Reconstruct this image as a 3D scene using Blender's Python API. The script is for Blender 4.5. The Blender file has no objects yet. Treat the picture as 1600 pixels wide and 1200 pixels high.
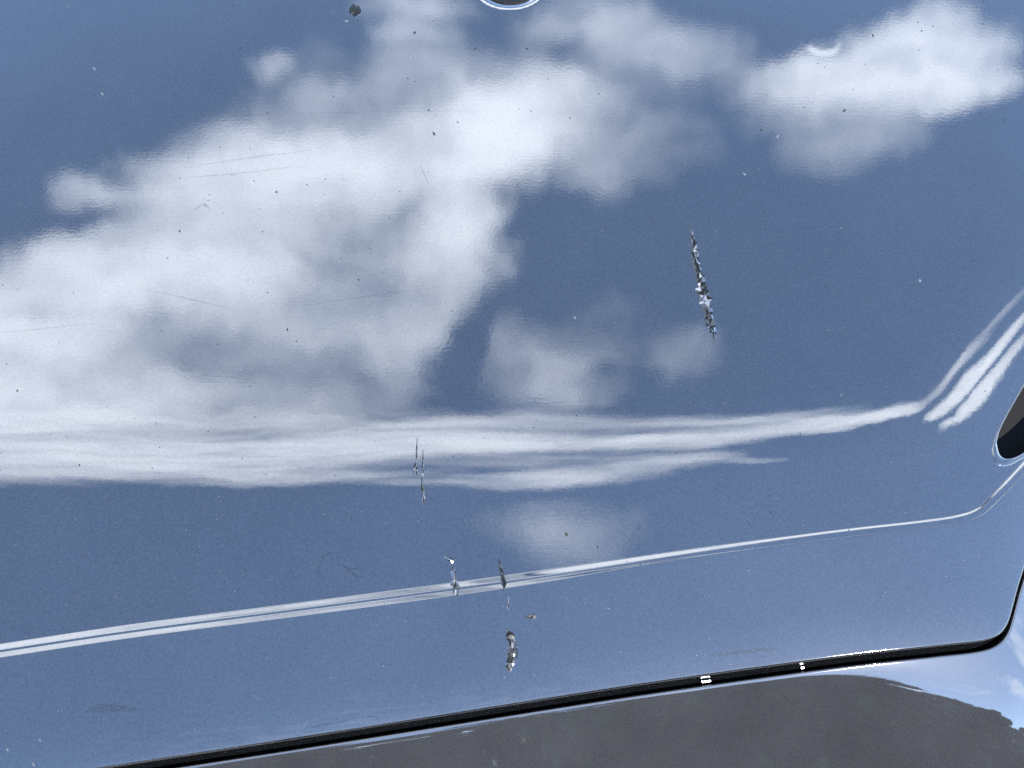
import bpy, bmesh, math, random
import numpy as np
from mathutils import Vector

random.seed(7)
rng = np.random.default_rng(7)
SC = bpy.context.scene
COL = SC.collection
R = math.radians

# ------------------------------------------------------------------ camera
PITCH, DIST, FPX = R(45), 0.62, 1654.0          # look-down angle, distance to the panel, focal length in photo pixels
LEAN = R(14)                                    # how far the main face of the panel leans towards the viewer
VD = Vector((0, math.cos(PITCH), -math.sin(PITCH)))
VU = Vector((0, math.sin(PITCH), math.cos(PITCH)))
CAM = -DIST * VD
cd = bpy.data.cameras.new('camera')
cam = bpy.data.objects.new('camera', cd)
COL.objects.link(cam)
cam.location = CAM
cam.rotation_euler = VD.to_track_quat('-Z', 'Y').to_euler()
cd.sensor_width = 36
cd.lens = 36 * FPX / 1600
cd.clip_start, cd.clip_end = 0.01, 2000
SC.camera = cam

# ------------------------------------------------------------------ render settings
SC.view_settings.view_transform = 'Standard'
SC.view_settings.look = 'None'
SC.view_settings.gamma = 1
SC.view_settings.use_curve_mapping = False
SC.view_settings.exposure = 4.12
SC.render.engine = 'CYCLES'
SC.cycles.use_denoising = False
SC.cycles.max_bounces = 4
SC.cycles.diffuse_bounces = 1
SC.cycles.caustics_reflective = False
SC.cycles.sample_clamp_indirect = 2.0

# ------------------------------------------------------------------ sun and sky
SUN_EL, SUN_AZ = R(42), R(148)                 # azimuth clockwise from +Y: from behind, to the right
sd = bpy.data.lights.new('sun', 'SUN')
sd.energy, sd.angle, sd.color = 3.0, R(0.53), (1.0, 0.95, 0.88)
sun = bpy.data.objects.new('sun', sd)
COL.objects.link(sun)
SV = Vector((math.sin(SUN_AZ) * math.cos(SUN_EL), math.cos(SUN_AZ) * math.cos(SUN_EL), math.sin(SUN_EL)))
sun.rotation_euler = (-SV).to_track_quat('-Z', 'Y').to_euler()
sun.location = SV * 20

W = bpy.data.worlds.new('World')
SC.world = W
W.use_nodes = True
NT = W.node_tree
NT.nodes.clear()


def node(nt, kind, **kw):
    n = nt.nodes.new(kind)
    for k, v in kw.items():
        setattr(n, k, v)
    return n


def plug(nt, sock, v):
    if isinstance(v, bpy.types.NodeSocket):
        nt.links.new(v, sock)
    else:
        sock.default_value = v


def vmath(nt, op, a, b=None, c=None):
    n = node(nt, 'ShaderNodeVectorMath', operation=op)
    for i, v in enumerate((a, b, c)):
        if v is not None:
            plug(nt, n.inputs[3] if (op == 'SCALE' and i == 1) else n.inputs[i], v)
    return n.outputs['Value'] if op in ('DOT_PRODUCT', 'LENGTH') else n.outputs['Vector']


def fmath(nt, op, a, b=None, c=None, clamp=False):
    n = node(nt, 'ShaderNodeMath', operation=op, use_clamp=clamp)
    for i, v in enumerate((a, b, c)):
        if v is not None:
            plug(nt, n.inputs[i], v)
    return n.outputs[0]


def maprange(nt, v, a, b, c, d, interp='SMOOTHSTEP'):
    n = node(nt, 'ShaderNodeMapRange', interpolation_type=interp)
    for i, x in enumerate((v, a, b, c, d)):
        plug(nt, n.inputs[i], x)
    return n.outputs[0]


def noise(nt, vec, scale, detail=4, rough=0.5, out='Fac'):
    n = node(nt, 'ShaderNodeTexNoise')
    plug(nt, n.inputs['Vector'], vec)
    n.inputs['Scale'].default_value = scale
    n.inputs['Detail'].default_value = detail
    n.inputs['Roughness'].default_value = rough
    return n.outputs[out]


# chart of the sky ahead of the car: a tangent plane around the direction AX_F, one unit = tan(angle) * 16.54
PN = Vector((0, -math.sin(LEAN), math.cos(LEAN)))
refl = lambda v: v - 2 * v.dot(PN) * PN
AX_F, AX_U = refl(VD), refl(VU)
tc = node(NT, 'ShaderNodeTexCoord').outputs['Generated']
dF = fmath(NT, 'MAXIMUM', vmath(NT, 'DOT_PRODUCT', tc, AX_F), 0.08)
cx = fmath(NT, 'MULTIPLY_ADD', fmath(NT, 'DIVIDE', vmath(NT, 'DOT_PRODUCT', tc, Vector((1, 0, 0))), dF), FPX / 100, 8.0)
cy = fmath(NT, 'MULTIPLY_ADD', fmath(NT, 'DIVIDE', vmath(NT, 'DOT_PRODUCT', tc, AX_U), dF), -FPX / 100, 6.0)
cmb = node(NT, 'ShaderNodeCombineXYZ')
plug(NT, cmb.inputs[0], cx)
plug(NT, cmb.inputs[1], cy)
P = cmb.outputs[0]
w1 = vmath(NT, 'SUBTRACT', noise(NT, P, 0.55, 5, 0.55, 'Color'), (0.5, 0.5, 0.5))
w2 = vmath(NT, 'SUBTRACT', noise(NT, P, 2.4, 5, 0.6, 'Color'), (0.5, 0.5, 0.5))
Pw = vmath(NT, 'ADD', P, vmath(NT, 'MULTIPLY', w1, (1.8, 1.1, 0)))
Pw = vmath(NT, 'ADD', Pw, vmath(NT, 'MULTIPLY', w2, (.7, .4, 0)))
# cloud bodies: centre x, y, half axes, turn, density, softness (1 = soft to the middle)
CLOUDS = [
    (4.2, 2.6, 2.9, .75, -6, .75, .7), (6.4, 2.4, 2.6, .85, -8, .7, .7), (8.0, 1.7, 1.7, .95, -5, .8, .8),
    (9.0, 1.4, 1.3, .5, 0, .42, .8), (7.5, 2.7, .85, 1.9, 18, .95, .8), (7.0, 4.1, .95, 1.3, 15, .6, .9),
    (4.5, 3.4, 3.4, 1.2, 0, .5, .8), (2.5, 4.1, 2.9, .95, -8, .65, .8), (3.6, 4.4, 1.3, .65, 0, .45, .9),
    (1.2, 4.8, 2.9, .9, -4, .6, .8), (5.0, 5.1, 3.0, 1.3, 0, .5, .9), (1.3, 6.0, 3.0, 1.3, 0, .6, .9),
    (-1.5, 5.6, 2.5, 1.4, 0, .8, .9), (0.0, 4.9, 2.5, 1.0, 0, .5, .9), (-2.2, 5.0, 2.2, 1.7, 0, 1.0, .7), (2.5, 6.7, 3.4, 1.0, 0, .5, .9), (0.3, 6.6, 2.4, 1.2, 0, .5, .9), (5.2, 6.6, 2.0, .7, 0, .3, .9), (1.5, 7.3, 4.5, .9, 0, .6, .9), (5.4, 7.5, 2.5, .7, 0, .5, .9), (7.8, 7.2, 2.4, .8, -4, .6, 1), (10.2, 7.7, 2.4, .8, -6, .45, 1), (12.2, 7.9, 2.0, .8, -8, .5, 1), (1.15, 3.05, .75, .35, 0, .38, 1), (1.0, 4.0, 1.2, .45, -8, .5, .9),
    (4.08, 1.12, .5, .28, 0, .3, .8), (5.3, 1.6, 1.4, .45, -10, .27, 1), (6.6, 1.0, 1.0, .5, 0, .2, 1),
    (6.5, .12, 1.3, .25, -4, .36, .9), (6.4, .5, 1.0, .28, 0, .32, .9), (9.2, .3, 1.5, .6, 0, .42, .9),
    (10.5, .8, 1.6, .6, 5, .38, 1), (10.0, 2.1, 1.6, .9, 0, .24, 1), (9.1, 2.6, 1.2, .8, 0, .32, 1),
    (11.2, 1.3, 1.3, .55, 5, .22, 1), (14.0, .95, 2.2, .75, -12, .75, .85), (14.4, 1.35, 1.6, .55, -5, .6, .8),
    (12.9, 1.35, 1.1, .65, 0, .6, .8), (14.9, .5, 1.1, .65, 0, .5, .9), (15.3, 1.35, .75, .4, 0, .6, .9),
    (13.5, 2.0, 1.5, .65, 0, .3, 1), (13.0, 2.5, 1.0, .5, 0, .22, 1), (12.2, 1.7, 1.0, .7, 0, .24, 1),
    (8.5, 5.75, 1.25, 1.05, 0, .33, 1), (8.7, 5.9, .6, .5, 0, .16, 1), (10.6, 5.6, .8, .6, 0, .27, 1), (9.7, 5.2, 1.0, .9, 0, .09, 1),
    (6.3, 5.2, .8, 1.3, 0, .3, .9),
    # overhead bank, swept by the shoulder of the panel
    (-1.5, 9.6, 4.5, 3.6, 0, 1.05, .6), (3.2, 10.2, 3.6, 2.7, -6, 1.0, .7), (6.6, 9.0, 2.6, 1.7, -6, 1.1, .8), (4.6, 12.4, 2.2, .7, -4, .5, .8),
    (8.8, 9.2, 2.4, .9, -6, .9, .8), (11.0, 9.3, 2.0, 1.0, -6, .8, .8), (13.2, 8.8, 1.8, .9, -10, 1.3, .8), (14.9, 8.4, 1.4, .8, -10, 1.3, .8),
    (8.8, 12.6, 2.3, 1.0, -6, 1.1, 1), (10.9, 11.4, 1.7, .9, -8, .7, 1), (6.6, 12.9, 1.4, .4, -6, .3, .9),
    (9.0, 14.8, 2.1, 1.0, 0, .3, 1), (12.6, 11.8, .9, .35, 0, .35, .9),
    (8.0, 36, 16, 15, 0, .16, .95),  # wide thin veil, added to lighten the lower strip
    # cloud bands added to the right, shaped to give the corner bend its highlights
    (18.4, 8.2, 2.0, .62, -45, 2.2, .8), (19.7, 8.8, 2.0, .55, -45, 2.2, .8), (17.2, 7.1, 1.9, .6, -45, .6, 1),
    # added bank, unseen in the main face, there to whiten the crease
    (8.5, -1.9, 4.0, 1.4, 0, 2.2, .7), (2.0, -3.2, 3.0, 1.0, 0, .8, .8), (13.4, -2.4, 3.2, 1.5, 0, 2.0, .7),
    # thin haze between the clouds
    (6.0, 1.4, 3.6, 1.3, -10, .16, 1), (8.2, 6.0, 3.2, 1.5, 0, .05, 1), (8.4, 10.8, 4.0, 1.8, -6, .28, 1), (2.0, 3.6, 3.4, 1.4, -14, .12, 1),
    # darker hollows
    (3.6, 3.75, .9, .5, -15, -.35, 1), (4.0, 6.05, 1.2, .5, 0, -.1, 1), (6.5, 2.9, .7, .9, 10, -.25, 1),
    (1.2, 3.5, .9, .25, -5, -.3, 1), (7.3, 5.2, .45, 1.1, 10, -.3, 1),
]
acc = 0.0
Pk = Pw
for i, (ex, ey, rx, ry, rot, amp, soft) in enumerate(CLOUDS):
    if i and i % 20 == 0:                        # keeps the node graph evaluating in batches
        Pk = vmath(NT, 'ADD', Pw, vmath(NT, 'SCALE', Vector((1, 1, 0)), fmath(NT, 'MULTIPLY', acc, 1e-6)))
    m = node(NT, 'ShaderNodeMapping', vector_type='TEXTURE')
    plug(NT, m.inputs['Vector'], Pk)
    m.inputs['Location'].default_value = (ex, ey, 0)
    m.inputs['Rotation'].default_value = (0, 0, R(rot))
    m.inputs['Scale'].default_value = (rx * 1.15, ry * 1.15, 1)
    acc = fmath(NT, 'ADD', acc, maprange(NT, vmath(NT, 'LENGTH', m.outputs[0]), 1.0, 1 - soft, 0.0, amp))
# the rest of the sky: loose fair-weather clouds
sep = node(NT, 'ShaderNodeSeparateXYZ')
plug(NT, sep.inputs[0], tc)
pl = vmath(NT, 'DIVIDE', tc, None)
dv = node(NT, 'ShaderNodeCombineXYZ')
zz = fmath(NT, 'ADD', fmath(NT, 'MAXIMUM', sep.outputs[2], 0.0), 0.22)
for i in range(3):
    plug(NT, dv.inputs[i], zz)
plug(NT, pl.node.inputs[1], dv.outputs[0])
far = maprange(NT, noise(NT, pl, 1.5, 7, 0.55), 0.53, 0.72, 0.0, 0.9)
win = node(NT, 'ShaderNodeMapping', vector_type='TEXTURE')
plug(NT, win.inputs['Vector'], P)
win.inputs['Location'].default_value = (8, 20, 0)
win.inputs['Scale'].default_value = (26, 30, 1)
outside = maprange(NT, vmath(NT, 'LENGTH', win.outputs[0]), 0.75, 1.1, 0.0, 1.0)
acc = fmath(NT, 'ADD', acc, fmath(NT, 'MULTIPLY', far, outside))
# wispy inner structure
streak = node(NT, 'ShaderNodeMapping')
plug(NT, streak.inputs['Vector'], Pw)
streak.inputs['Rotation'].default_value = (0, 0, R(14))
streak.inputs['Scale'].default_value = (0.55, 1.5, 1)
wisp = maprange(NT, noise(NT, streak.outputs[0], 1.0, 9, 0.6), 0.3, 0.7, 0.45, 1.5, 'LINEAR')
fray = maprange(NT, noise(NT, Pw, 0.95, 9, 0.62), 0.32, 0.68, 0.0, 0.13, 'LINEAR')
dens = fmath(NT, 'SUBTRACT', fmath(NT, 'MULTIPLY', fmath(NT, 'MULTIPLY', acc, wisp), 1.35), fray)
dens = fmath(NT, 'SUBTRACT', 1.0, fmath(NT, 'POWER', 2.718, fmath(NT, 'MULTIPLY', fmath(NT, 'MAXIMUM', dens, 0.0), -1.0)))
sky = node(NT, 'ShaderNodeTexSky', sky_type='NISHITA', sun_disc=False)
sky.sun_elevation, sky.sun_rotation = SUN_EL, SUN_AZ
sky.air_density, sky.dust_density, sky.ozone_density = 1.0, 0.1, 1.9
mx = node(NT, 'ShaderNodeMix', data_type='RGBA')
plug(NT, mx.inputs[0], dens)
plug(NT, mx.inputs[6], sky.outputs[0])
mx.inputs[7].default_value = (7.3, 7.9, 8.9, 1)
bg = node(NT, 'ShaderNodeBackground')
bg.inputs['Strength'].default_value = 0.1
plug(NT, bg.inputs['Color'], mx.outputs[2])
out = node(NT, 'ShaderNodeOutputWorld')
NT.links.new(bg.outputs[0], out.inputs[0])
W.cycles.sampling_method = 'NONE'


# ------------------------------------------------------------------ materials
def material(name, base, rough=0.05, ior=1.5, metallic=0.0, **kw):
    m = bpy.data.materials.new(name)
    m.use_nodes = True
    b = m.node_tree.nodes['Principled BSDF']
    b.inputs['Base Color'].default_value = (*base, 1)
    b.inputs['Roughness'].default_value = rough
    b.inputs['IOR'].default_value = ior
    b.inputs['Metallic'].default_value = metallic
    for k, v in kw.items():
        b.inputs[k].default_value = v
    return m


def paint(name, base, rough, peel, brush, flake, film=0.036):
    m = material(name, base, rough, 1.6)
    nt = m.node_tree
    b = nt.nodes['Principled BSDF']
    co = node(nt, 'ShaderNodeTexCoord').outputs['Object']
    # metallic flake and faint clouding in the base coat
    f = noise(nt, co, 900, 2, 0.7)
    g = noise(nt, co, 14, 4, 0.6)
    k = fmath(nt, 'ADD', maprange(nt, f, 0.3, 0.7, 1 - flake, 1 + flake, 'LINEAR'), maprange(nt, g, 0.3, 0.7, -0.15, 0.15, 'LINEAR'))
    plug(nt, b.inputs['Base Color'], vmath(nt, 'SCALE', Vector(base), k))
    # thin uneven film of dust on the clear coat
    d1 = maprange(nt, noise(nt, co, 650, 2, 0.6), 0.3, 0.7, -film, film, 'LINEAR')
    d2 = maprange(nt, noise(nt, co, 9, 5, 0.6), 0.3, 0.7, -film * .6, film * .6, 'LINEAR')
    plug(nt, b.inputs['Specular IOR Level'], fmath(nt, 'ADD', 0.5, fmath(nt, 'ADD', d1, d2)))
    # orange peel, and fine washing marks running along the panel
    mp = node(nt, 'ShaderNodeMapping')
    plug(nt, mp.inputs['Vector'], co)
    mp.inputs['Rotation'].default_value = (0, 0, R(-6))
    mp.inputs['Scale'].default_value = (40, 900, 900)
    s = noise(nt, mp.outputs[0], 1.0, 3, 0.6)
    o = noise(nt, co, 420, 2, 0.5)
    hgt = fmath(nt, 'ADD', fmath(nt, 'MULTIPLY', o, peel), fmath(nt, 'MULTIPLY', s, brush))
    bu = node(nt, 'ShaderNodeBump')
    bu.inputs['Strength'].default_value = 1.0
    bu.inputs['Distance'].default_value = 0.001
    plug(nt, bu.inputs['Height'], hgt)
    plug(nt, b.inputs['Normal'], bu.outputs[0])
    return m


M = {
    'paint': paint('panel_paint', (0.0018, 0.0021, 0.0027), 0.03, 0.006, 0.0035, 0.6),
    'bumper': paint('bumper_paint', (0.0055, 0.0059, 0.0071), 0.03, 0.002, 0.001, 0.05, 0.02),
    'rubber': material('black_rubber', (0.0007, 0.0007, 0.0008), 0.6, **{'Specular IOR Level': 0.05}),
    'cap': material('black_plastic', (0.006, 0.006, 0.007), 0.12),
    'chip': material('chip_gloss', (0.004, 0.0045, 0.005), 0.16, 1.8),
    'primer': material('grey_primer', (0.0058, 0.0072, 0.0092), 0.5, **{'Specular IOR Level': 0.1}),
    'grit': material('dark_grit', (0.0010, 0.0012, 0.0012), 0.4, **{'Specular IOR Level': 0.05}),
    'glint': material('white_glint', (0.75, 0.76, 0.78), 0.3),  # white colour standing in for glints in the gap
    'hem': material('bare_hem', (0.05, 0.045, 0.035), 0.35),
    'leaf': material('leaf', (0.045, 0.07, 0.03), 0.6),
    'bark': material('bark', (0.07, 0.055, 0.04), 0.9),
    'ground': material('asphalt', (0.05, 0.05, 0.05), 0.9),
}

# ------------------------------------------------------------------ the panel's own frame
GZ = -0.95                                       # road surface below the panel's middle
TX, TT = Vector((1, 0, 0)), Vector((0, math.cos(LEAN), math.sin(LEAN)))
A_ = np.array
nTX, nTT, nPN, nCAM, nVD, nVU = map(A_, (TX, TT, PN, CAM, VD, VU))


def ray(p):
    p = np.atleast_2d(A_(p, float))
    d = nVD + (p[:, :1] - 800) / FPX * nTX + (600 - p[:, 1:2]) / FPX * nVU
    return d


def on_plane(p, h=0.0):
    d = ray(p)
    t = (h - nCAM @ nPN) / (d @ nPN)
    q = nCAM + d * t[:, None]
    return np.stack([q @ nTX, q @ nTT], 1)


def spline(pts, n=6):
    p = A_(pts, float)
    p = np.vstack([2 * p[0] - p[1], p, 2 * p[-1] - p[-2]])
    o = []
    for i in range(1, len(p) - 2):
        for k in range(n):
            t = k / n
            a, b, c, d = p[i - 1], p[i], p[i + 1], p[i + 2]
            o.append(0.5 * (2 * b + (c - a) * t + (2 * a - 5 * b + 4 * c - d) * t * t + (3 * b - a - 3 * c + d) * t ** 3))
    o.append(p[-2])
    return A_(o)


EDGE = [(-420, 1288), (-200, 1254), (0, 1223), (164, 1197), (420, 1158), (700, 1114), (1000, 1067), (1300, 1025), (1460, 1007),
        (1530, 999), (1558, 990), (1572, 974), (1580, 950), (1592, 906), (1612, 850), (1660, 740), (1740, 580), (1860, 400)]
CREASE = [(-420, 1082), (-200, 1048), (0, 1018), (200, 988), (400, 962), (600, 936), (800, 909), (960, 886), (1100, 866), (1300, 840),
          (1440, 824), (1500, 815), (1532, 804), (1556, 784), (1600, 738), (1660, 670), (1780, 520), (1960, 320)]
SHOULDER = [(-420, 722), (-200, 716), (0, 708), (330, 716), (500, 712), (660, 706), (860, 706), (1050, 698), (1220, 684), (1340, 672),
            (1410, 655), (1455, 625), (1500, 574), (1560, 500), (1640, 415), (1760, 300), (1960, 120)]
CORNER = {'E': (1558, 990), 'C': (1535, 802), 'B': (1455, 618)}
CUR = {}


def sdist(q, c):
    """signed distance of points q to polyline c, positive on its right-hand (lower) side"""
    best = np.full(len(q), 1e9)
    sgn = np.zeros(len(q))
    for a, b in zip(c[:-1], c[1:]):
        ab = b - a
        t = np.clip(((q - a) @ ab) / (ab @ ab), 0, 1)
        v = q - a - t[:, None] * ab
        d = np.hypot(v[:, 0], v[:, 1])
        s = -(ab[0] * v[:, 1] - ab[1] * v[:, 0])
        m = d < best
        best = np.where(m, d, best)
        sgn = np.where(m, np.sign(s), sgn)
    return best * sgn


def bend(d, w):
    x = d / w + 0.5
    xc = np.clip(x, 0, 1)
    return w * (xc ** 3 - xc ** 4 / 2 + np.maximum(x - 1, 0))


def ramp(d, w, e=0.0007):
    """unit slope between 0 and w, eased at both ends"""
    return bend(d, e) - bend(d - w, e)


def sstep(x, a, b):
    t = np.clip((x - a) / (b - a), 0, 1)
    return t * t * (3 - 2 * t)


A_SH, A_CR, A_ED = math.tan(R(10)), math.tan(R(4)), math.tan(R(7))


def height(q):
    h = np.zeros(len(q))
    dB = sdist(q, CUR['B'])
    h -= A_SH * bend(dB, 0.064)
    if 'C' in CUR:
        dC = sdist(q, CUR['C'])
        h -= A_CR * bend(dC, 0.006)
        s = q[:, 0]
        up = math.tan(R(18)) + (math.tan(R(27)) - math.tan(R(18))) * sstep(s, -0.07, 0.05) + 0.10 * sstep(s, 0.25, 0.285)
        k1 = 0.0034 * (1 - 0.48 * sstep(s, 0.02, 0.20))
        k2 = 0.0030 * (1 - 0.92 * sstep(s, -0.02, 0.11))
        h += up * (ramp(dC + 0.0042, k1) + ramp(dC - 0.0004, k2))
    if 'E' in CUR:
        dE = sdist(q, CUR['E'])
        h -= A_ED * bend(dE + 0.004, 0.05)
    for (a, b), rr, ww, dep in DIMPLES:
        d = np.hypot(q[:, 0] - a, q[:, 1] - b)
        h += dep * (1 - sstep(d, rr - ww, rr))
    return h


DIMPLES = []


def fit(pts, n=6, it=6):
    px = spline(pts, n)
    q = on_plane(px)
    for _ in range(it):
        q = on_plane(px, height(q))
    return q


CUR['B'] = on_plane(spline(SHOULDER))
for _ in range(4):
    CUR['B'] = fit(SHOULDER)
CUR['C'] = fit(CREASE, 6, 1)
for _ in range(5):
    CUR['C'] = fit(CREASE, 6, 2)
CUR['E'] = fit(EDGE, 6, 1)
for _ in range(5):
    CUR['C'], CUR['E'] = fit(CREASE, 6, 2), fit(EDGE, 6, 2)
DIMPLES += [(tuple(on_plane([(797, -25)])[0]), 0.0275, 0.008, -0.0016), (tuple(on_plane([(1285, 66)])[0]), 0.0140, 0.005, 0.00004)]
for k in ('B', 'C', 'E'):
    CUR[k] = CUR[k].astype(float)


def surf(p, lift=0.0):
    """photo point -> point on the finished panel surface"""
    q = on_plane(p)
    for _ in range(6):
        q = on_plane(p, height(q))
    h = height(q) + lift
    return q[:, :1] * nTX + q[:, 1:] * nTT + h[:, None] * nPN


def world(q, h):
    return q[:, :1] * nTX + q[:, 1:] * nTT + h[:, None] * nPN


def resample(c, corner, nl, nr):
    i = int(np.argmin(np.hypot(*(c - corner).T)))

    def part(seg, n):
        L = np.r_[0, np.cumsum(np.hypot(*np.diff(seg, axis=0).T))]
        t = np.linspace(0, L[-1], n)
        return np.stack([np.interp(t, L, seg[:, k]) for k in (0, 1)], 1)
    return np.vstack([part(c[:i + 1], nl)[:-1], part(c[i:], nr)])


# ------------------------------------------------------------------ object helpers
def mesh_obj(name, verts, faces, mat, parent=None, smooth=True):
    me = bpy.data.meshes.new(name)
    me.from_pydata([tuple(v) for v in verts], [], faces)
    if smooth:
        me.polygons.foreach_set('use_smooth', [True] * len(me.polygons))
    me.materials.append(mat)
    me.update()
    o = bpy.data.objects.new(name, me)
    COL.objects.link(o)
    if parent is not None:
        o.parent = parent
    return o


def inside(pt, poly):
    c = np.zeros(len(pt), bool)
    for a, b in zip(poly, np.roll(poly, -1, 0)):
        k = (a[1] > pt[:, 1]) != (b[1] > pt[:, 1])
        xi = (b[0] - a[0]) * (pt[:, 1] - a[1]) / (b[1] - a[1] + 1e-12) + a[0]
        c ^= k & (pt[:, 0] < xi)
    return c


def grid_obj(name, V, mat, parent=None, holes=()):
    nr, nc = V.shape[:2]
    idx = np.arange(nr * nc).reshape(nr, nc)
    f = np.stack([idx[:-1, :-1], idx[:-1, 1:], idx[1:, 1:], idx[1:, :-1]], -1).reshape(-1, 4)
    v = V.reshape(-1, 3)
    for poly in holes:
        c = v[f].mean(1)
        f = f[~inside(np.stack([c @ nTX, c @ nTT], 1), poly)]
    me = bpy.data.meshes.new(name)
    me.vertices.add(len(v))
    me.vertices.foreach_set('co', v.astype(np.float32).ravel())
    me.loops.add(f.size)
    me.loops.foreach_set('vertex_index', f.astype(np.int32).ravel())
    me.polygons.add(len(f))
    me.polygons.foreach_set('loop_start', np.arange(0, f.size, 4, dtype=np.int32))
    me.polygons.foreach_set('use_smooth', np.ones(len(f), bool))
    me.materials.append(mat)
    me.update(calc_edges=True)
    me.validate()
    o = bpy.data.objects.new(name, me)
    COL.objects.link(o)
    if parent is not None:
        o.parent = parent
    return o


def thing(name, label, cat, loc, group=None):
    o = bpy.data.objects.new(name, None)
    COL.objects.link(o)
    o.location = loc
    o['label'], o['category'] = label, cat
    if group:
        o['group'] = group
    return o


# ------------------------------------------------------------------ ground
g = mesh_obj('ground', [(-300, -300, GZ), (300, -300, GZ), (300, 300, GZ), (-300, 300, GZ)], [(0, 1, 2, 3)], M['ground'])
g['kind'] = 'structure'

# ------------------------------------------------------------------ the car
car = thing('car', 'black glossy car body panel with chipped paint above a dark bumper, reflecting clouds', 'car', (0, 0, GZ))


def to_car(o):
    o.parent = car
    o.location = (0, 0, -GZ)
    return o


NL, NR = 560, 240
cE = resample(CUR['E'], fit([CORNER['E'], CORNER['E']], 1)[0], NL, NR)
cC = resample(CUR['C'], fit([CORNER['C'], CORNER['C']], 1)[0], NL, NR)
cB = resample(CUR['B'], fit([CORNER['B'], CORNER['B']], 1)[0], NL, NR)
top = on_plane([(-420, -230), (1480, -230), (1980, -230)])
cT = resample(np.vstack([np.linspace(top[0], top[1], 60), np.linspace(top[1], top[2], 40)[1:]]), top[1], NL, NR)


def rows(a, b, ts):
    return [a * (1 - t) + b * t for t in ts]


near_end = lambda n, m, w: np.r_[np.linspace(0, 1 - w, n, endpoint=False), np.linspace(1 - w, 1, m, endpoint=False)]
near_start = lambda n, m, w: np.r_[np.linspace(0, w, m, endpoint=False), np.linspace(w, 1, n, endpoint=False)]
Q = []
Q += rows(cE, cC, near_end(40, 34, .14))
Q += rows(cC, cB, near_start(60, 40, .12))
Q += rows(cB, cT, np.linspace(0, 1, 260) ** 1.15)
Q = np.stack(Q)
nr, nc = Q.shape[:2]
H = height(Q.reshape(-1, 2))
PV = world(Q.reshape(-1, 2), H).reshape(nr, nc, 3)
# outward direction along the lower edge, for the rolled hem
tan = np.gradient(cE, axis=0)
tan /= np.hypot(*tan.T)[:, None]
for _ in range(6):
    tan[1:-1] = (tan[:-2] + tan[1:-1] * 2 + tan[2:]) / 4
tan /= np.hypot(*tan.T)[:, None]
outw = np.stack([tan[:, 1], -tan[:, 0]], 1)
hE = height(cE)
slope0 = math.atan(A_SH + A_CR + A_ED * .6)
rad = 0.0014
hem = []
for a in np.linspace(slope0, R(90), 12)[1:]:
    o_ = rad * (math.sin(a) - math.sin(slope0))
    z_ = -rad * (math.cos(slope0) - math.cos(a))
    hem.append(world(cE + outw * o_, hE + z_))
for dz in (0.001, 0.004, 0.012):
    hem.append(world(cE + outw * o_, hE + z_ - dz))
hem = np.stack(hem[::-1])
OPEN = spline([(1557, 692), (1566, 664), (1600, 603), (1660, 500), (1720, 405), (1752, 375), (1776, 385), (1768, 470), (1720, 590),
               (1655, 672), (1600, 707), (1577, 717), (1563, 712), (1557, 692)], 5)[:-1]
qO = on_plane(OPEN)
for _ in range(6):
    qO = on_plane(OPEN, height(qO))
qO = qO.mean(0) + (qO - qO.mean(0)) * 1.07
plug_c, plug_r = A_(DIMPLES[0][0]), 0.0212
an = np.linspace(0, 2 * math.pi, 48, endpoint=False)
qP = plug_c + plug_r * np.stack([np.cos(an), np.sin(an)], 1)
shrink = lambda q, k: q.mean(0) + (q - q.mean(0)) * k
panel = to_car(grid_obj('body_panel', np.concatenate([hem, PV]), M['paint'], None, (shrink(qO, .96), shrink(qP, .93))))
panel['label'] = 'glossy black painted panel with two pressed creases and rounded lower corner'

# bumper: follows the lower edge, a few millimetres out and below it
SB = []
s_ = cE[:, 0]
idx = np.arange(nc) / (nc - 1)
px_u = sstep(s_, 0.15, 0.34)
px_u = np.maximum(px_u, (np.arange(nc) > NL) * 1.0)
for _ in range(40):
    px_u[1:-1] = (px_u[:-2] + px_u[1:-1] * 2 + px_u[2:]) / 4
wid = 0.003 + 0.09 * px_u
GAP = 0.0040
o = np.full(nc, GAP)
z = np.full(nc, -0.030)
SB.append((o.copy(), z.copy()))
z = np.full(nc, -0.0085)
SB.append((o.copy(), z.copy()))
for phi in np.linspace(-R(80), R(8), 12):
    SB.append((GAP + 0.0010 * (math.sin(phi) + math.sin(R(80))), -0.0085 + 0.0010 * (math.cos(phi) - math.cos(R(80))) + 0 * o))
o, z = SB[-1][0] + 0 * wid, SB[-1][1] + 0 * wid
d0 = 0.0006
for k in range(150):
    step = d0 * (1 + k * 0.012)
    x = (o - GAP - 0.0012) / wid
    s0 = R(25) - R(3) * px_u
    sl = s0 + (R(40) - s0) * sstep(x, 0, 1)
    o = o + step * np.cos(sl)
    z = z - step * np.sin(sl)
    SB.append((o.copy(), z.copy()))
BV = np.stack([world(cE + outw * np.reshape(oo, (-1, 1)), hE + zz_) for oo, zz_ in SB])
to_car(grid_obj('bumper', BV[::-1], M['bumper']))
# dark weather strip at the bottom of the gap
ST = np.stack([world(cE + outw * a, hE + b) for a, b in ((0.0060, -0.0285), (0.004, -0.0275), (0.002, -0.0275), (-0.002, -0.0255), (-0.006, -0.008))])
strip = to_car(grid_obj('weather_strip', ST, M['rubber']))

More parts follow.
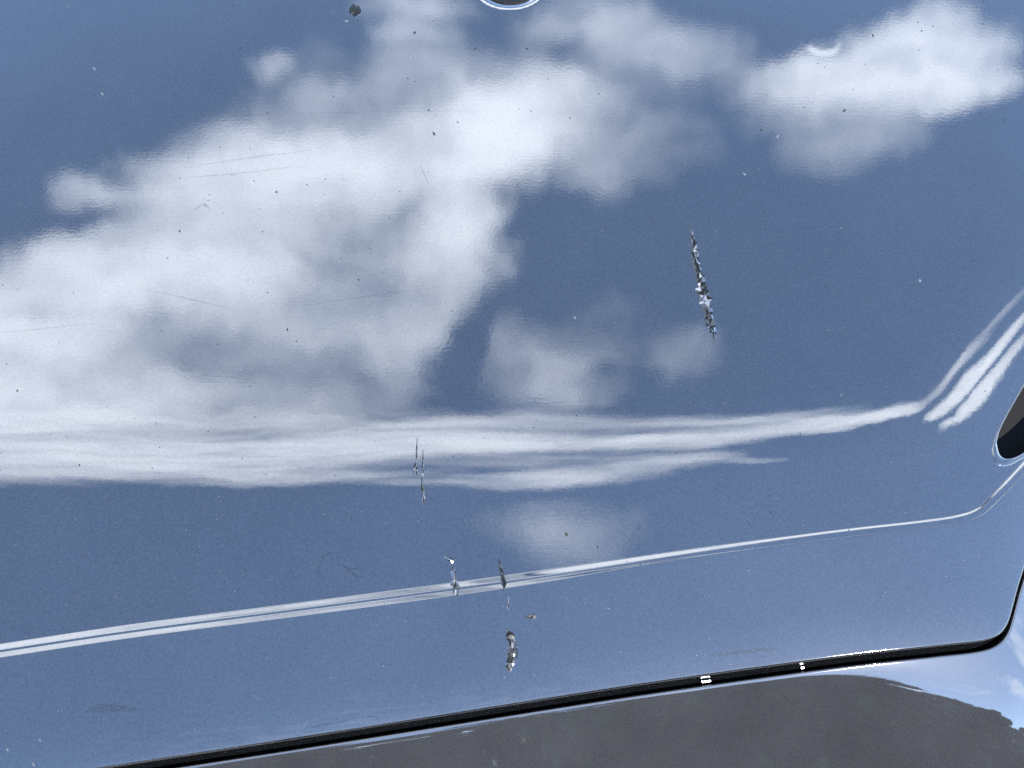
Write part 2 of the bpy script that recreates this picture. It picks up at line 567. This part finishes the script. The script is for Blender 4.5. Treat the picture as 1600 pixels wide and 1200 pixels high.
# ------------------------------------------------------------------ openings in the panel
def socket(name, q, lifts, mats, parent, collar):
    """rim, throat and floor of an opening: rings of the outline q, each (scale, lift)"""
    V, F = [], []
    n = len(q)
    for k, l in lifts:
        qq = shrink(q, k)
        V.extend(world(qq, height(shrink(q, min(k, 1.0))) * 0 + height(q) + l))
    for i in range(len(lifts) - 1):
        for j in range(n):
            F.append((i * n + j, i * n + (j + 1) % n, (i + 1) * n + (j + 1) % n, (i + 1) * n + j))
    F.append(tuple(range((len(lifts) - 1) * n, len(lifts) * n)))
    o = mesh_obj(name, V, F, mats[0], parent)
    o.data.materials.append(mats[1])
    for k, p_ in enumerate(o.data.polygons):
        p_.material_index = int(k >= collar * n)
        p_.use_smooth = k < collar * n
    return o


vent = socket('side_opening', qO, [(1.012, -.0004), (1.0, .0003), (.97, .0005), (.935, .0003), (.925, -.0008), (.92, -.004), (.91, -.03)], (M['paint'], M['rubber']), panel, 4)
vent['label'] = 'black rounded triangular opening at the right of the panel'
cap = socket('round_plug', qP, [(1.06, -.0003), (1.0, .0009), (.90, .0006), (.86, -.001), (.5, -.002)], (M['rubber'], M['rubber']), panel, 3)
cap['label'] = 'black round plug set in a shallow dimple at the top of the panel'


# ------------------------------------------------------------------ chips, drips, specks and smears on the paint
def facets(name, path, widths, lift, mat, seed, rough=1.0, nseg=None):
    """a crusty streak: a narrow ribbon of irregular facets standing proud of the paint"""
    r = np.random.default_rng(seed)
    p = A_(path, float)
    L = np.r_[0, np.cumsum(np.hypot(*np.diff(p, axis=0).T))]
    n = nseg or max(3, int(L[-1] / 7))
    t = np.linspace(0, L[-1], n + 1)
    t[1:-1] += r.uniform(-.3, .3, n - 1) * (t[1] - t[0])
    c = np.stack([np.interp(t, L, p[:, k]) for k in (0, 1)], 1)
    w = 1.35 * np.interp(t, L, widths) * r.uniform(.75, 1.25, n + 1)
    d = np.gradient(c, axis=0)
    d /= np.hypot(*d.T)[:, None]
    nn = np.stack([d[:, 1], -d[:, 0]], 1)
    px, lf = [], []
    for i in range(n + 1):
        for j, f in enumerate((-1, -.35, .3, 1)):
            e = r.uniform(-.22, .22) if j in (1, 2) else r.uniform(-.35, .3)
            px.append(c[i] + nn[i] * w[i] * .5 * (f + e))
            lf.append(-.0002 if j in (0, 3) else lift * .55 * r.uniform(.1, 1) * (0.15 if i in (0, n) else 1))
    V = surf(px, A_(lf))
    F = []
    for i in range(n):
        for j in range(3):
            a, b, e, f = i * 4 + j, i * 4 + j + 1, (i + 1) * 4 + j + 1, (i + 1) * 4 + j
            F += [(a, b, e), (a, e, f)] if r.random() < .5 else [(a, b, f), (b, e, f)]
    o = mesh_obj(name, V, F, mat, panel, False)
    o.data.materials.append(M['grit'])
    o.data.materials.append(M['primer'])
    for p_ in o.data.polygons:
        p_.material_index = int(r.choice(3, p=(.22, .46, .32))) if rough else 1
    return o


def ribbon(name, path, width, mat, seed, wob=1.0):
    r = np.random.default_rng(seed)
    c = spline(path, 6)
    c = c + r.normal(0, .35 * wob, c.shape)
    d = np.gradient(c, axis=0)
    d /= np.hypot(*d.T)[:, None] + 1e-9
    nn = np.stack([d[:, 1], -d[:, 0]], 1)
    w = width * r.uniform(.5, 1.3, len(c))[:, None] * np.sin(np.linspace(.25, math.pi - .25, len(c)))[:, None]
    V = surf(np.vstack([c - nn * w / 2, c + nn * w / 2]), 0.00012)
    n = len(c)
    return mesh_obj(name, V, [(i, i + 1, n + i + 1, n + i) for i in range(n - 1)], mat, panel)


def speck(x, y, r_, mat, seed, lift=.0005):
    r = np.random.default_rng(seed)
    a = np.linspace(0, 2 * math.pi, 7, endpoint=False) + r.uniform(0, 1)
    k = r.uniform(.6, 1.2, 7) * r_
    rot = r.uniform(0, math.pi)
    ex, ey = np.cos(a) * k * 1.25, np.sin(a) * k * .75
    o1 = np.stack([x + ex * math.cos(rot) - ey * math.sin(rot), y + ex * math.sin(rot) + ey * math.cos(rot)], 1)
    o2 = A_((x, y)) + (o1 - A_((x, y))) * .5
    V = surf(np.vstack([o1, o2]), np.r_[np.full(7, -.0001), r.uniform(.4, 1, 7) * lift])
    F = [(i, (i + 1) % 7, 7 + (i + 1) % 7, 7 + i) for i in range(7)] + [tuple(range(7, 14))]
    return mesh_obj('speck', V, F, mat, panel, False)


def stain(name, col, alpha):
    m = material(name, col, 0.5, **{'Specular IOR Level': 0.05})
    b = m.node_tree.nodes['Principled BSDF']
    co = node(m.node_tree, 'ShaderNodeTexCoord').outputs['Object']
    f = noise(m.node_tree, co, 500, 3, 0.6)
    plug(m.node_tree, b.inputs['Alpha'], maprange(m.node_tree, f, 0.35, 0.65, alpha * .3, alpha, 'LINEAR'))
    return m


M['smear'] = stain('grime_smear', (0.003, 0.003, 0.0035), 0.2)
M['hair'] = stain('hairline', (0.004, 0.004, 0.004), 0.16)
M['dust'] = material('dust_dark', (0.003, 0.0032, 0.0034), 0.5, **{'Specular IOR Level': 0.08})
M['pale'] = material('pale_dust_and_glint', (0.016, 0.019, 0.023), 0.5, **{'Specular IOR Level': 0.1})  # pale dust, also used for one painted glint in the gap

M['edge'] = stain('lifted_paint_edge', (0.011, 0.013, 0.016), 0.75)
# pale lifted edges beside the larger streaks, then the streaks themselves
ribbon('lifted_edge', [(1079, 352), (1081, 385), (1086, 415), (1092, 440), (1096, 470), (1104, 500), (1116, 534)], 9, M['edge'], 201, .8)
ribbon('lifted_edge', [(793, 982), (797, 1000), (796, 1025), (793, 1052)], 10, M['edge'], 202, .6)
ribbon('lifted_edge', [(713, 905), (714, 920), (713, 934)], 8, M['edge'], 203, 1)
mk = facets('drip_mark', [(1082, 362), (1085, 385), (1089, 410), (1092, 428), (1097, 445), (1102, 465), (1107, 490), (1112, 512), (1116, 527)],
            [3, 8, 9, 8, 17, 14, 12, 12, 4], .0017, M['chip'], 3, nseg=25)
mk['label'] = 'longest crusty chip streak, in the blue reflection'
facets('drip_mark', [(652, 684), (651, 706), (651, 722)], [1.5, 4, 2], .0005, M['chip'], 5)['label'] = 'thin streak on the upper crease'
facets('drip_mark', [(651, 722), (650, 733), (648, 744)], [3, 9, 5], .0012, M['chip'], 6)
facets('drip_mark', [(661, 702), (661, 730), (660, 756), (662, 776), (662, 789)], [2, 3, 5, 6, 4], .0006, M['chip'], 8)
facets('paint_chip', [(695, 871), (702, 874), (709, 877)], [4, 9, 5], .0014, M['chip'], 11, nseg=3)
facets('drip_mark', [(707, 886), (709, 900), (711, 915), (712, 930)], [4, 6, 9, 8], .0010, M['chip'], 12)
facets('drip_mark', [(779, 872), (783, 888), (786, 902), (788, 924)], [2, 4, 6, 5], .0008, M['chip'], 13)
facets('drip_mark', [(795, 932), (794, 946), (794, 952)], [3, 5, 3], .0004, M['chip'], 14)
facets('paint_chip', [(821, 964), (829, 964), (838, 964)], [4, 9, 5], .0014, M['chip'], 15, nseg=3)
mk = facets('drip_mark', [(795, 986), (798, 994), (801, 1010), (799, 1026), (797, 1040), (796, 1049)], [7, 11, 9, 9, 8, 9], .0013, M['chip'], 16)
mk['label'] = 'short crusty chip streak below the lower crease'
facets('drip_mark', [(805, 1000), (808, 1016), (807, 1033)], [2, 4, 2], .0005, M['chip'], 17)
mk = facets('paint_chip', [(546, 14), (555, 16), (564, 18)], [11, 16, 9], .0014, M['chip'], 18, 0, nseg=4)
mk['label'] = 'round dark chip near the top edge'
for i, (x, y, r_) in enumerate([(648, 51, 3.5), (678, 209, 3.5), (432, 300, 2.5), (27, 611, 3), (124, 727, 2.5), (885, 835, 3.5), (998, 826, 2.5), (934, 854, 2.5),
                                (1319, 173, 3.5), (1190, 203, 2.5), (281, 361, 2.5), (449, 515, 3), (463, 533, 2), (670, 172, 2.5), (743, 76, 3), (823, 76, 3),
                                (1364, 56, 3), (1201, 774, 2.5), (1204, 800, 2), (1171, 818, 2), (384, 891, 2), (560, 437, 2), (536, 85, 2), (1244, 1096, 2)]):
    speck(x, y, r_ * .85, M['dust'], 40 + i)
for i, (x, y, r_) in enumerate([(688, 115, 4), (640, 88, 3), (541, 33, 3), (1437, 438, 3.5), (898, 496, 3), (1163, 272, 3), (895, 250, 3), (1215, 213, 3),
                                (147, 107, 3), (11, 1171, 3), (62, 1156, 3), (52, 1194, 3), (1388, 800, 2), (1314, 617, 2.5), (159, 146, 3)]):
    speck(x, y, r_, M['pale'], 80 + i)
for i, (path, w) in enumerate([
        ([(497, 920), (497, 890), (504, 872), (518, 864), (528, 872), (530, 882)], 3), ([(530, 882), (545, 890), (556, 900), (575, 902)], 4),
        ([(540, 893), (556, 888), (572, 896)], 3), ([(135, 1112), (170, 1106), (215, 1108)], 12),
        ([(1110, 1024), (1150, 1020), (1185, 1016), (1215, 1013)], 7), ([(478, 1138), (520, 1130), (560, 1122)], 3), ([(562, 1128), (575, 1120), (590, 1122), (592, 1130)], 3),
        ([(300, 330), (318, 320), (330, 328)], 4)]):
    ribbon('smear', path, w, M['smear'], 120 + i)
for i, (path, w) in enumerate([
        ([(288, 262), (380, 248), (490, 234)], 2.2), ([(275, 278), (360, 272), (480, 258)], 1.8), ([(215, 450), (300, 468), (375, 486)], 2.2), ([(470, 478), (580, 462), (690, 448)], 1.8),
        ([(655, 255), (664, 275), (671, 292)], 2), ([(968, 828), (978, 838), (988, 850)], 2.2), ([(330, 182), (520, 176), (800, 172)], 1.2), ([(0, 520), (60, 514), (160, 505)], 1.6)]):
    ribbon('hairline_scratch', path, w, M['hair'], 150 + i, .3)

# fine dust settled on the paint, thicker towards the lower edge
r = np.random.default_rng(5)
dp = np.stack([r.uniform(0, 1600, 420), 1180 - 1180 * r.uniform(0, 1, 420) ** 1.5], 1)
dp = dp[dp[:, 1] < 1175 - dp[:, 0] * .115]
da = r.uniform(0, 6.28, (len(dp), 1)) + A_([0, 1.57, 3.14, 4.71])[None]
dr = r.uniform(.5, 1.3, (len(dp), 4))
dq = dp[:, None] + np.stack([np.cos(da) * dr * 1.3, np.sin(da) * dr], 2)
dv_ = surf(dq.reshape(-1, 2), 0.00015)
for nm, mt, sel in (('dust', 'pale', 0), ('dust', 'dust', 1)):
    ids = [i for i in range(len(dp)) if i % 2 == sel]
    V = np.concatenate([dv_[4 * i:4 * i + 4] for i in ids])
    o = mesh_obj(nm, V, [(4 * k, 4 * k + 1, 4 * k + 2, 4 * k + 3) for k in range(len(ids))], M[mt], panel, False)
    o['kind'] = 'stuff'

# glints of light in the gap under the panel, modelled as small pale boxes
def glint(x, wd, off, z, mat, seed):
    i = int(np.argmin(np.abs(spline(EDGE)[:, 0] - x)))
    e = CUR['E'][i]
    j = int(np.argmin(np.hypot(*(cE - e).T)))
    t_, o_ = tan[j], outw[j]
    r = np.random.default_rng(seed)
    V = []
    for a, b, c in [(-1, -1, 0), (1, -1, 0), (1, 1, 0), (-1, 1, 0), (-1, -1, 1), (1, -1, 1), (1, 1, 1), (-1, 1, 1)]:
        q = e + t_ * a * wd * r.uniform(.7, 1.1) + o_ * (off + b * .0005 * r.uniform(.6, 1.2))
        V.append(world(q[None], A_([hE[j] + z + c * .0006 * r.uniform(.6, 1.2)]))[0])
    return mesh_obj('gap_glint', V, [(3, 2, 1, 0), (4, 5, 6, 7), (0, 1, 5, 4), (1, 2, 6, 5), (2, 3, 7, 6), (3, 0, 4, 7)], mat, strip, False)


glint(1106, .0026, .0021, -.0085, M['glint'], 1)
glint(1121, .0018, .0021, -.0085, M['pale'], 2)
glint(1256, .0008, .0021, -.0085, M['glint'], 3)

# ------------------------------------------------------------------ trees behind the viewer, seen in the bumper


def make_tree(loc, hgt, spread, seed, label):
    r = np.random.default_rng(seed)
    t = thing('tree', label, 'tree', loc, 'trees behind the viewer')
    # trunk and limbs
    V, F = [], []

    def limb(a, b, ra, rb, n=7, seg=5):
        a, b = A_(a, float), A_(b, float)
        d = (b - a) / np.linalg.norm(b - a)
        u = np.cross(d, (0.3, 1, 0.2))
        u /= np.linalg.norm(u)
        w = np.cross(d, u)
        base = len(V)
        for i in range(seg + 1):
            f = i / seg
            c = a + (b - a) * f + r.normal(0, .03, 3) * (0 < i < seg)
            for k in range(n):
                an = 2 * math.pi * k / n
                V.append(c + (ra + (rb - ra) * f) * (math.cos(an) * u + math.sin(an) * w))
        for i in range(seg):
            for k in range(n):
                F.append((base + i * n + k, base + i * n + (k + 1) % n, base + (i + 1) * n + (k + 1) % n, base + (i + 1) * n + k))
    limb((0, 0, -0.05), (0.1, 0, hgt * .55), .2, .11)
    clumps = []
    for k in range(30):
        an, f = r.uniform(0, 6.28), r.uniform(.13, 1)
        rr = spread * math.sqrt(max(0.05, 1 - ((f - .62) / .45) ** 2)) * r.uniform(.45, .95)
        c = A_((math.cos(an) * rr, math.sin(an) * rr, hgt * f * .93))
        clumps.append((c, r.uniform(.55, 1.0) * spread * .42))
        limb((0.05, 0, hgt * r.uniform(.3, .5)), c, .06, .015, 5, 4)
    mesh_obj('trunk', V, F, M['bark'], t)
    V, F = [], []
    for c, rad_ in clumps:
        for _ in range(330):
            d = r.normal(0, 1, 3)
            d /= np.linalg.norm(d)
            p = c + d * rad_ * r.uniform(.35, 1.0) ** .6 * A_((1, 1, .75))
            s1 = r.normal(0, 1, 3)
            s1 *= r.uniform(.12, .24) / np.linalg.norm(s1)
            s2 = np.cross(s1, r.normal(0, 1, 3))
            s2 *= r.uniform(.07, .13) / np.linalg.norm(s2)
            b = len(V)
            V.extend([p - s1, p + s2, p + s1, p - s2])
            F.append((b, b + 1, b + 2, b + 3))
    mesh_obj('crown', V, F, M['leaf'], t, False)


for i, (x, y, hh, sp) in enumerate([(-13, -11, 9, 3.2), (-8.5, -11.5, 10, 3.2), (-4.2, -11, 9.5, 3.2), (-0.5, -11.5, 9.8, 3.0), (2.6, -11, 8.8, 2.6), (5.2, -12, 6.5, 2.4), (8.2, -13, 4.6, 2.0), (0.8, -15.5, 10.5, 3), (4.2, -16, 8.0, 3), (7.4, -16.5, 5.6, 2.4), (12.5, -12, 3.8, 2.2), (3.9, -10, 7.6, 1.1), (6.6, -10, 5.6, 1.1), (9.6, -10.5, 4.4, 1.0)]):
    make_tree((x, y, GZ), hh, sp, 20 + i, 'leafy tree behind the viewer, seen only as a dark reflection in the bumper')
